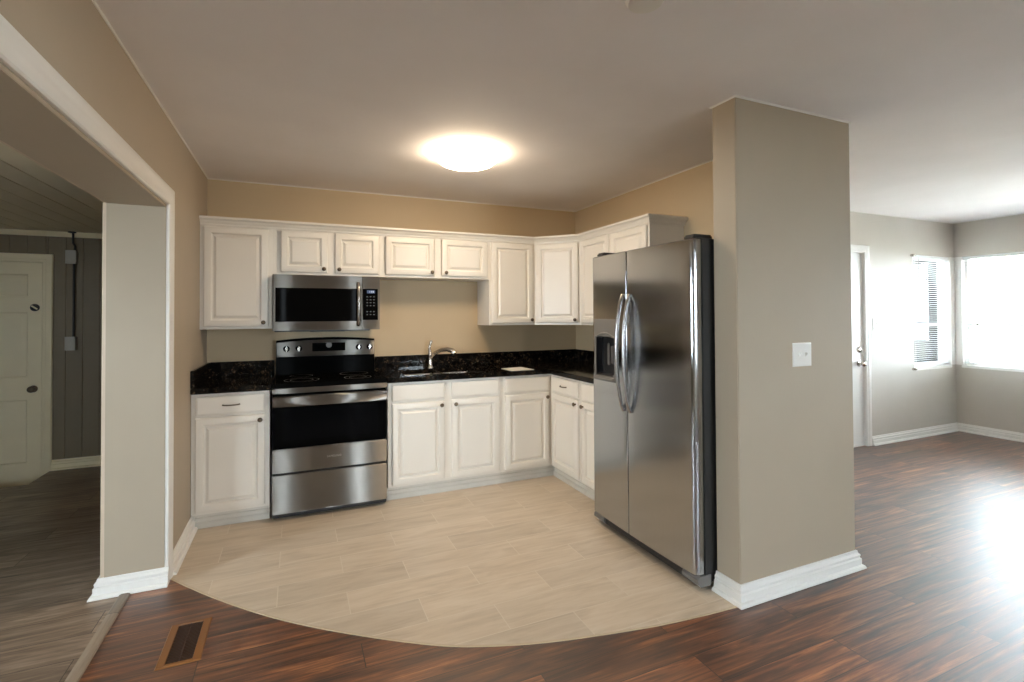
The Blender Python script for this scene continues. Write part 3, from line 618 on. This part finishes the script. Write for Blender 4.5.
def lettering(txt, size, loc, rot, mat, parent, name='lettering'):
    c = bpy.data.curves.new(name, 'FONT'); c.body = txt; c.size = size; c.align_x = 'CENTER'; c.align_y = 'CENTER'; c.extrude = 0.0004
    c.space_character = 1.15; c.materials.append(M[mat])
    o = bpy.data.objects.new(name, c); COL.objects.link(o); base_ = Vector((0, 0, 0)); p = parent
    while p: base_ += p.location; p = p.parent
    bpy.context.view_layer.update()
    me = bpy.data.meshes.new_from_object(o.evaluated_get(bpy.context.evaluated_depsgraph_get())); bpy.data.objects.remove(o)
    o = bpy.data.objects.new(name, me); COL.objects.link(o)
    o.location = Vector(loc)-base_; o.rotation_euler = rot; o.parent = parent; return o
lettering('SAMSUNG', 0.019, (0.862, -0.6728, 0.400), (R(90), 0, 0), 'palemark', door)

# ------------------------------------------------------------------ microwave
MX0, MX1, MZ0, MZ1, MY = 0.461, 1.214, 1.268, 1.679, -0.385
t = thing('microwave', ((MX0+MX1)/2, -0.2, MZ0), 'stainless over-the-range microwave under the short cabinet', 'microwave')
m = MB(); m.box((MX0, MY+0.012, MZ0+0.004), (MX1, -0.002, MZ1), 0.003); m.build('body', 'grey_plastic', t, 30)
m = MB(); m.box((MX0+0.01, MY+0.006, MZ0-0.010), (MX1-0.07, -0.03, MZ0+0.0035), 0.004); m.box((MX0+0.25, MY+0.04, MZ0-0.014), (MX0+0.50, MY+0.14, MZ0-0.009), 0.002); m.build('underside', 'blackplastic', t, 30)
ms = 1.083
m = MB(); m.grid([MX0, 0.479, 1.074, ms], [MZ0, 1.333, 1.580, MZ1-0.004], lambda x, z: not (0.479 < x < 1.074 and 1.333 < z < 1.580), lambda a, b, c: (a, c, b), MY-0.014, MY+0.011)
dm = m.build('door', 'steel', t, 0)
m = MB(); m.box((0.4788, MY-0.0125, 1.3328), (1.0742, MY+0.010, 1.5802), 0); m.build('door_window', 'blackglass', dm, 0)
m = MB(); m.grid([ms+0.003, 1.087, 1.200, MX1], [MZ0, 1.341, 1.581, MZ1-0.004], lambda x, z: not (1.087 < x < 1.200 and 1.341 < z < 1.581), lambda a, b, c: (a, c, b), MY-0.014, MY+0.011); pm = m.build('control_panel', 'steel', t, 0)
m = MB(); m.box((1.0868, MY-0.0132, 1.3408), (1.2002, MY+0.010, 1.5812), 0); kp = m.build('keypad', 'blackglass', pm, 0)
m = MB(); m.box((1.118, MY-0.0142, 1.546), (1.178, MY-0.0134, 1.570), 0); m.build('display', 'display', pm, 0)
m = MB()
for k, w in enumerate((0.004, 0.008, 0.008)): m.box((1.138+k*0.012, MY-0.0148, 1.552), (1.138+k*0.012+w, MY-0.0143, 1.565), 0)
m.build('display_digits', 'digits', pm, 0)
for r in range(7):
    for c in range(3):
        if r == 4: continue
        cx, cz = 1.120+c*0.025, 1.520-r*0.023
        m = MB(); m.box((cx-0.0055, MY-0.0140, cz-0.0035), (cx+0.0055, MY-0.0133, cz+0.0035), 0); m.build('keypad_key', 'key', pm, 0)
m = MB(); pts = []
for k in range(13):
    q = k/12; pts.append((1.054, MY-0.014-0.036*math.sin(math.pi*q)**0.5, 1.300+0.322*q))
m.tube(pts, 0.0135, 12, 1.0); m.build('door_handle', 'handle_steel', dm, 60)

# ------------------------------------------------------------------ fridge
FY0, FY1, FXF, FZ = -1.530, -2.456, 2.425, 1.752       # left edge, right edge, door face, door top
t = thing('refrigerator', (2.8, -2.0, 0), 'stainless side-by-side refrigerator beside the end pier', 'refrigerator')
m = MB(); m.box((2.483, FY1+0.002, 0.03), (3.19, FY0-0.020, FZ+0.004), 0.004)
for x in (2.56, 3.12):
    for y in (FY1+0.06, FY0-0.06): m.lathe([(0.02, 0), (0.02, 0.031)], (x, y, 0.0005), (0, 0, 1), 10)
m.build('cabinet_body', 'fridgeside', t, 30)
FF = Fr((FXF, 0, 0), (0, -1, 0), (-1, 0, 0))             # a = -y, b = toward the room
def door_ring(a0, a1, z, r0, r1, ins=0.0, crown=0.010):
    """plan outline of a door: rounded outer corners and a slight belly"""
    out = []; am = (-FY0-FY1)/2; hw = (FY0-FY1)/2
    belly = lambda a: crown*(1-((a-am)/hw)**2)
    def corner(ca, cb, r, s):
        for k in range(7):
            th = R(90*k/6); yield (ca+s*r*math.cos(th) if s > 0 else ca-r*math.sin(th)), cb+(r*math.sin(th) if s > 0 else r*math.cos(th))
    pts = [(a1-ins, -0.050)]
    f1 = belly(a1-r1); pts += list(corner(a1-ins-r1, f1-ins-r1, r1, 1))
    n = 8
    for k in range(1, n): a = a1-r1+(a0+r0-a1+r1)*k/n; pts.append((a, belly(a)-ins))
    f0 = belly(a0+r0); pts += list(corner(a0+ins+r0, f0-ins-r0, r0, -1))
    pts.append((a0+ins, -0.050))
    return [FF(a, b, z) for a, b in pts]
def fridge_door(a0, a1, r0, r1):
    m = MB(); m.loops([door_ring(a0, a1, 0.078, r0, r1, 0.004), door_ring(a0, a1, 0.083, r0, r1), door_ring(a0, a1, FZ-0.005, r0, r1), door_ring(a0, a1, FZ, r0, r1, 0.004)])
    return m
SPL = 1.926
HA0, HA1 = 1.575, 1.812          # dispenser
m = fridge_door(-FY0, SPL-0.003, 0.030, 0.006); fd = m.build('freezer_door', 'fridge_steel', t, 25)
m = fridge_door(SPL+0.003, -FY1, 0.006, 0.026); rd = m.build('fridge_door', 'fridge_steel', t, 25)
# cut the dispenser recess out of the freezer door
cut = MB(); cut.box((HA0+0.018, -0.049, 0.985), (HA1-0.018, 0.05, 1.235), 0.01, FF); co = cut.build('cut', 'blackplastic', t, 0)
bpy.context.view_layer.update()
md = fd.modifiers.new('cut', 'BOOLEAN'); md.object = co; md.operation = 'DIFFERENCE'; md.solver = 'EXACT'
dg = bpy.context.evaluated_depsgraph_get(); nm = bpy.data.meshes.new_from_object(fd.evaluated_get(dg)); fd.modifiers.clear(); old = fd.data; fd.data = nm; bpy.data.meshes.remove(old)
bpy.data.objects.remove(co)
m = MB(); bz = 0.0075
m.grid([HA0, HA0+0.018, HA1-0.018, HA1], [0.952, 0.985, 1.235, 1.345], lambda a, z: not (HA0+0.018 < a < HA1-0.018 and 0.985 < z < 1.235), lambda a, b, c: FF(a, c, b), 0.0, bz+0.002)
dp = m.build('dispenser_panel', 'grey_plastic', fd, 0, 'silver-grey dispenser surround')
m = MB(); pts = []
for k in range(15):
    q = k/14; pts.append(FF(HA0+0.012+(HA1-HA0-0.024)*q, 0.010, 1.228+0.028*math.sin(math.pi*q)))
m.tube(pts, 0.006, 8); m.build('dispenser_arch', 'grey_plastic', fd, 60)
m = MB(); a0, a1 = HA0+0.0185, HA1-0.0185
m.box((a0, -0.0485, 0.9855), (a1, -0.045, 1.2345), 0, FF); m.box((a0, -0.0449, 0.9855), (a0+0.003, 0.004, 1.2345), 0, FF); m.box((a1-0.003, -0.0449, 0.9855), (a1, 0.004, 1.2345), 0, FF); m.box((a0, -0.0449, 1.231), (a1, 0.004, 1.2345), 0, FF); m.box((a0, -0.0449, 0.9855), (a1, 0.004, 0.989), 0, FF)
m.build('dispenser_recess', 'blackplastic', fd, 0)
m = MB(); am = (a0+a1)/2
m.box((am-0.03, -0.044, 1.05), (am-0.012, -0.030, 1.19), 0.004, FF); m.box((am+0.02, -0.044, 1.06), (am+0.036, -0.022, 1.175), 0.005, FF); m.build('dispenser_paddle', 'grey_plastic', fd, 30)
m = MB(); m.box((HA0+0.006, 0.0, 0.957), (HA1-0.006, 0.028, 0.978), 0.008, FF, 3); m.build('drip_tray', 'grey_plastic', fd, 40)
m = MB()
m.box((HA0+0.10, bz+0.0018, 1.302), (HA0+0.15, bz+0.0028, 1.306), 0, FF); m.box((HA0+0.085, bz+0.0018, 1.275), (HA0+0.165, bz+0.0026, 1.282), 0, FF); m.build('dispenser_marks', 'print', fd, 0)
for aa, par in ((SPL-0.034, fd), (SPL+0.034, rd)):
    m = MB(); pts = []; rs = []
    for k in range(19):
        q = k/18; pts.append(FF(aa, 0.010+0.050*math.sin(math.pi*q)**0.55, 0.800+0.690*q)); rs.append(0.0125)
    m.tube(pts, rs, 14, 0.8); m.build('handle', 'handle_steel', par, 60)
m = MB(); m.box((2.4745, FY1+0.012, 0.09), (2.4835, FY0-0.022, FZ-0.01)); m.build('door_gasket', 'blackplastic', t, 0)
m = MB(); m.box((2.450, FY1+0.004, 0.022), (2.4835, FY0-0.022, 0.074), 0.004); m.build('base_grille', 'blackplastic', t, 30)
for y0, y1 in ((FY1-0.001, FY1+0.11), (FY0-0.11, FY0+0.001)):
    m = MB(); m.loops([[(2.520, y, 0.020), (2.455, y, 0.020), (2.435, y, 0.040), (2.435, y, 0.060), (2.450, y, 0.074), (2.520, y, 0.074)] for y in (y0, y1)]); m.build('roller_cover', 'grey_plastic', t, 30)
m = MB(); m.box((2.455, FY1+0.02, FZ+0.001), (2.58, FY1+0.10, FZ+0.028), 0.008); m.build('hinge_cover', 'blackplastic', t, 40)
m = MB(); m.box((2.455, FY0-0.10, FZ+0.001), (2.58, FY0-0.02, FZ+0.028), 0.008); m.build('hinge_cover', 'blackplastic', t, 40)

# ------------------------------------------------------------------ lamp and small fittings
LX, LY = 1.628, -1.314
t = thing('ceiling_light', (LX, LY, H), 'lit round flush-mount light on the kitchen ceiling', 'lamp')
m = MB(); m.lathe([(0.200, 0.0), (0.202, -0.008), (0.198, -0.013), (0.02, -0.013)], (LX, LY, H-0.0005), (0, 0, 1), 48); m.build('base_ring', 'trim', t, 40)
m = MB(); m.lathe([(0.170, -0.0135), (0.203, -0.0135), (0.207, -0.022), (0.204, -0.036), (0.188, -0.052), (0.168, -0.068), (0.135, -0.080), (0.09, -0.087), (0.04, -0.090), (0.002, -0.091)], (LX, LY, H), (0, 0, 1), 48); m.build('diffuser', 'lamp', t, 70)
m = MB(); m.lathe([(0.065, 0.0), (0.065, -0.02), (0.055, -0.034), (0.03, -0.038), (0.002, -0.038)], (1.66, -3.06, H-0.0005), (0, 0, 1), 32)
tag(m.build('smoke_detector', 'plastic', None, 40), 'small round white detector on the ceiling at the top edge', 'detector')
def switch(F, a, c, gangs, label, w=None):
    t = thing('light_switch', F(a, 0, c), label, 'switch'); w = w or (0.070 if gangs == 1 else 0.138)
    m = MB(); m.loops([rect(F, a-w/2, a+w/2, c-0.060, c+0.060, i, b) for i, b in ((0, 0.0005), (0, 0.003), (0.004, 0.006), (0.008, 0.0065))]); m.build('plate', 'plastic', t, 30)
    for k in range(gangs):
        ca = a+(k-(gangs-1)/2)*0.046
        m = MB(); m.loops([[F(ca+x, 0.0065, c+z) for x, z in ((-0.005, -0.012), (0.005, -0.012), (0.005, 0.012), (-0.005, 0.012))], [F(ca+x, 0.018, c+z) for x, z in ((-0.0035, 0.004), (0.0035, 0.004), (0.0035, 0.011), (-0.0035, 0.011))]]); m.build('toggle', 'plastic', t, 0)
switch(Fr((0, YB, 0), (1, 0, 0), (0, -1, 0)), 2.993, 1.164, 2, 'white double light switch on the kitchen end pier')
switch(LF, 6.195, 1.262, 1, 'white light switch on the far wall beside the entry door', 0.085)
# floor register
t = thing('floor_register', (0.188, -1.87, 0), 'brown metal floor register in the dark hardwood', 'vent')
rx0, rx1, ry0, ry1 = 0.112, 0.268, -2.010, -1.705
m = MB(); m.loops([[(x0, y0, z), (x1, y0, z), (x1, y1, z), (x0, y1, z)] for x0, x1, y0, y1, z in ((rx0, rx1, ry0, ry1, -0.0018), (rx0+0.004, rx1-0.004, ry0+0.004, ry1-0.004, 0.003), (rx0+0.030, rx1-0.030, ry0+0.016, ry1-0.016, 0.004), (rx0+0.032, rx1-0.032, ry0+0.018, ry1-0.018, -0.0015))], True, True); m.build('frame', 'register', t, 20)
m = MB(); m.box((rx0+0.032, ry0+0.018, -0.0014), (rx1-0.032, ry1-0.018, -0.0004)); m.build('duct', 'dark_duct', t, 0)
m = MB(); y = ry0+0.024
while y < ry1-0.024: m.box((rx0+0.032, y, -0.0003), (rx1-0.032, y+0.0035, 0.0022)); y += 0.0105
m.box(((rx0+rx1)/2-0.002, ry0+0.018, -0.0003), ((rx0+rx1)/2+0.002, ry1-0.018, 0.0026)); m.build('louvre', paint('dark_brown_louvre', lin(62, 38, 24), 0.45), t, 0)
# wiring in the side room
def wbox(z0, z1, label):
    m = MB(); m.box((-1.296, 0.001, z0), (-1.224, 0.045, z1), 0.004, HF); m.box((-1.299, 0.0455, z0-0.003), (-1.221, 0.049, z1+0.003), 0.002, HF); m.lathe([(0.004, 0), (0.003, 0.002)], HF(-1.26, 0.0488, (z0+z1)/2+0.03), (0, -1, 0), 8); m.lathe([(0.004, 0), (0.003, 0.002)], HF(-1.26, 0.0488, (z0+z1)/2-0.03), (0, -1, 0), 8)
    return tag(m.build('junction_box', 'grey_box', None, 30), label, 'electrical box', 'surface wiring boxes')
wbox(1.862, 1.980, 'upper grey wiring box high on the panelled wall')
wbox(1.075, 1.194, 'lower grey wiring box at switch height on the panelled wall')
m = MB(); m.tube([HF(-1.245, 0.02, 1.864), HF(-1.245, 0.02, 1.192)], 0.009, 10)
tag(m.build('conduit', 'iron', None, 60), 'dark conduit joining the two wiring boxes', 'conduit')
m = MB(); m.tube([HF(-1.240, 0.02, 1.978), HF(-1.236, 0.022, 2.02), HF(-1.250, 0.024, 2.05), HF(-1.246, 0.04, 2.10), HF(-1.246, 0.04, 2.148)], 0.009, 10); m.lathe([(0.030, 0), (0.030, 0.008), (0.01, 0.012)], HF(-1.252, 0.045, HC-0.0005), (0, 0, -1), 16)
tag(m.build('conduit', 'iron', None, 60), 'short bent conduit rising from the upper wiring box to the ceiling', 'conduit')

# ------------------------------------------------------------------ outdoors beyond the windows
m = MB(); m.box((-14, -26, -0.6), (40, 30, -0.5)); struct(m.build('ground', 'ground', None, 0))
m = MB(); m.box((X3+0.17, -9.0, -0.499), (13.0, 3.0, -0.45)); struct(m.build('ground_bounce', paint('pale_bounce_slab', lin(200, 198, 190), 0.9, 0.2, 20), None, 0))  # pale slab added outside to bounce daylight up to the living room ceiling
m = MB(); m.box((8.75, -6.5, 2.10), (8.79, 0.3, 2.20)); m.box((X3+0.17, -6.5, 2.20), (8.79, 0.3, 2.22)); struct(m.build('trim_6', 'fascia', None, 0))
def tree(x, y, h, label):
    t = thing('tree', (x, y, -0.5), label, 'tree')
    m = MB(); m.tube([(x, y, -0.5), (x+0.1, y, h*0.3), (x-0.05, y+0.1, h*0.6), (x, y, h*0.85)], [0.16, 0.12, 0.08, 0.03], 10)
    for k in range(9):
        a = k*2.4; z = h*(0.35+0.05*k); m.tube([(x, y, z), (x+math.cos(a)*0.6, y+math.sin(a)*0.6, z+0.4), (x+math.cos(a)*1.1, y+math.sin(a)*1.1, z+0.6)], [0.05, 0.03, 0.012], 6)
    m.build('trunk', 'bark', t, 60)
    m = MB()
    for k in range(900):
        a = random.uniform(0, 6.28); r = 1.6*random.random()**0.5; z = h*random.uniform(0.45, 1.05)
        rr_ = r*(1.2-abs(z/h-0.7)); p = Vector((x+math.cos(a)*rr_, y+math.sin(a)*rr_, z)); s = 0.09
        u = Vector((random.gauss(0, 1), random.gauss(0, 1), random.gauss(0, 1))).normalized(); v = u.orthogonal().normalized()
        m.quad(p-u*s, p+v*s*0.5, p+u*s, p-v*s*0.5)
    m.build('foliage', 'leaf', t, 0)
tree(15.5, -1.2, 3.2, 'leafy tree standing outside the wide right-hand window')
S.cycles.max_bounces = 10; S.cycles.diffuse_bounces = 5; S.cycles.glossy_bounces = 5; S.cycles.transparent_max_bounces = 12
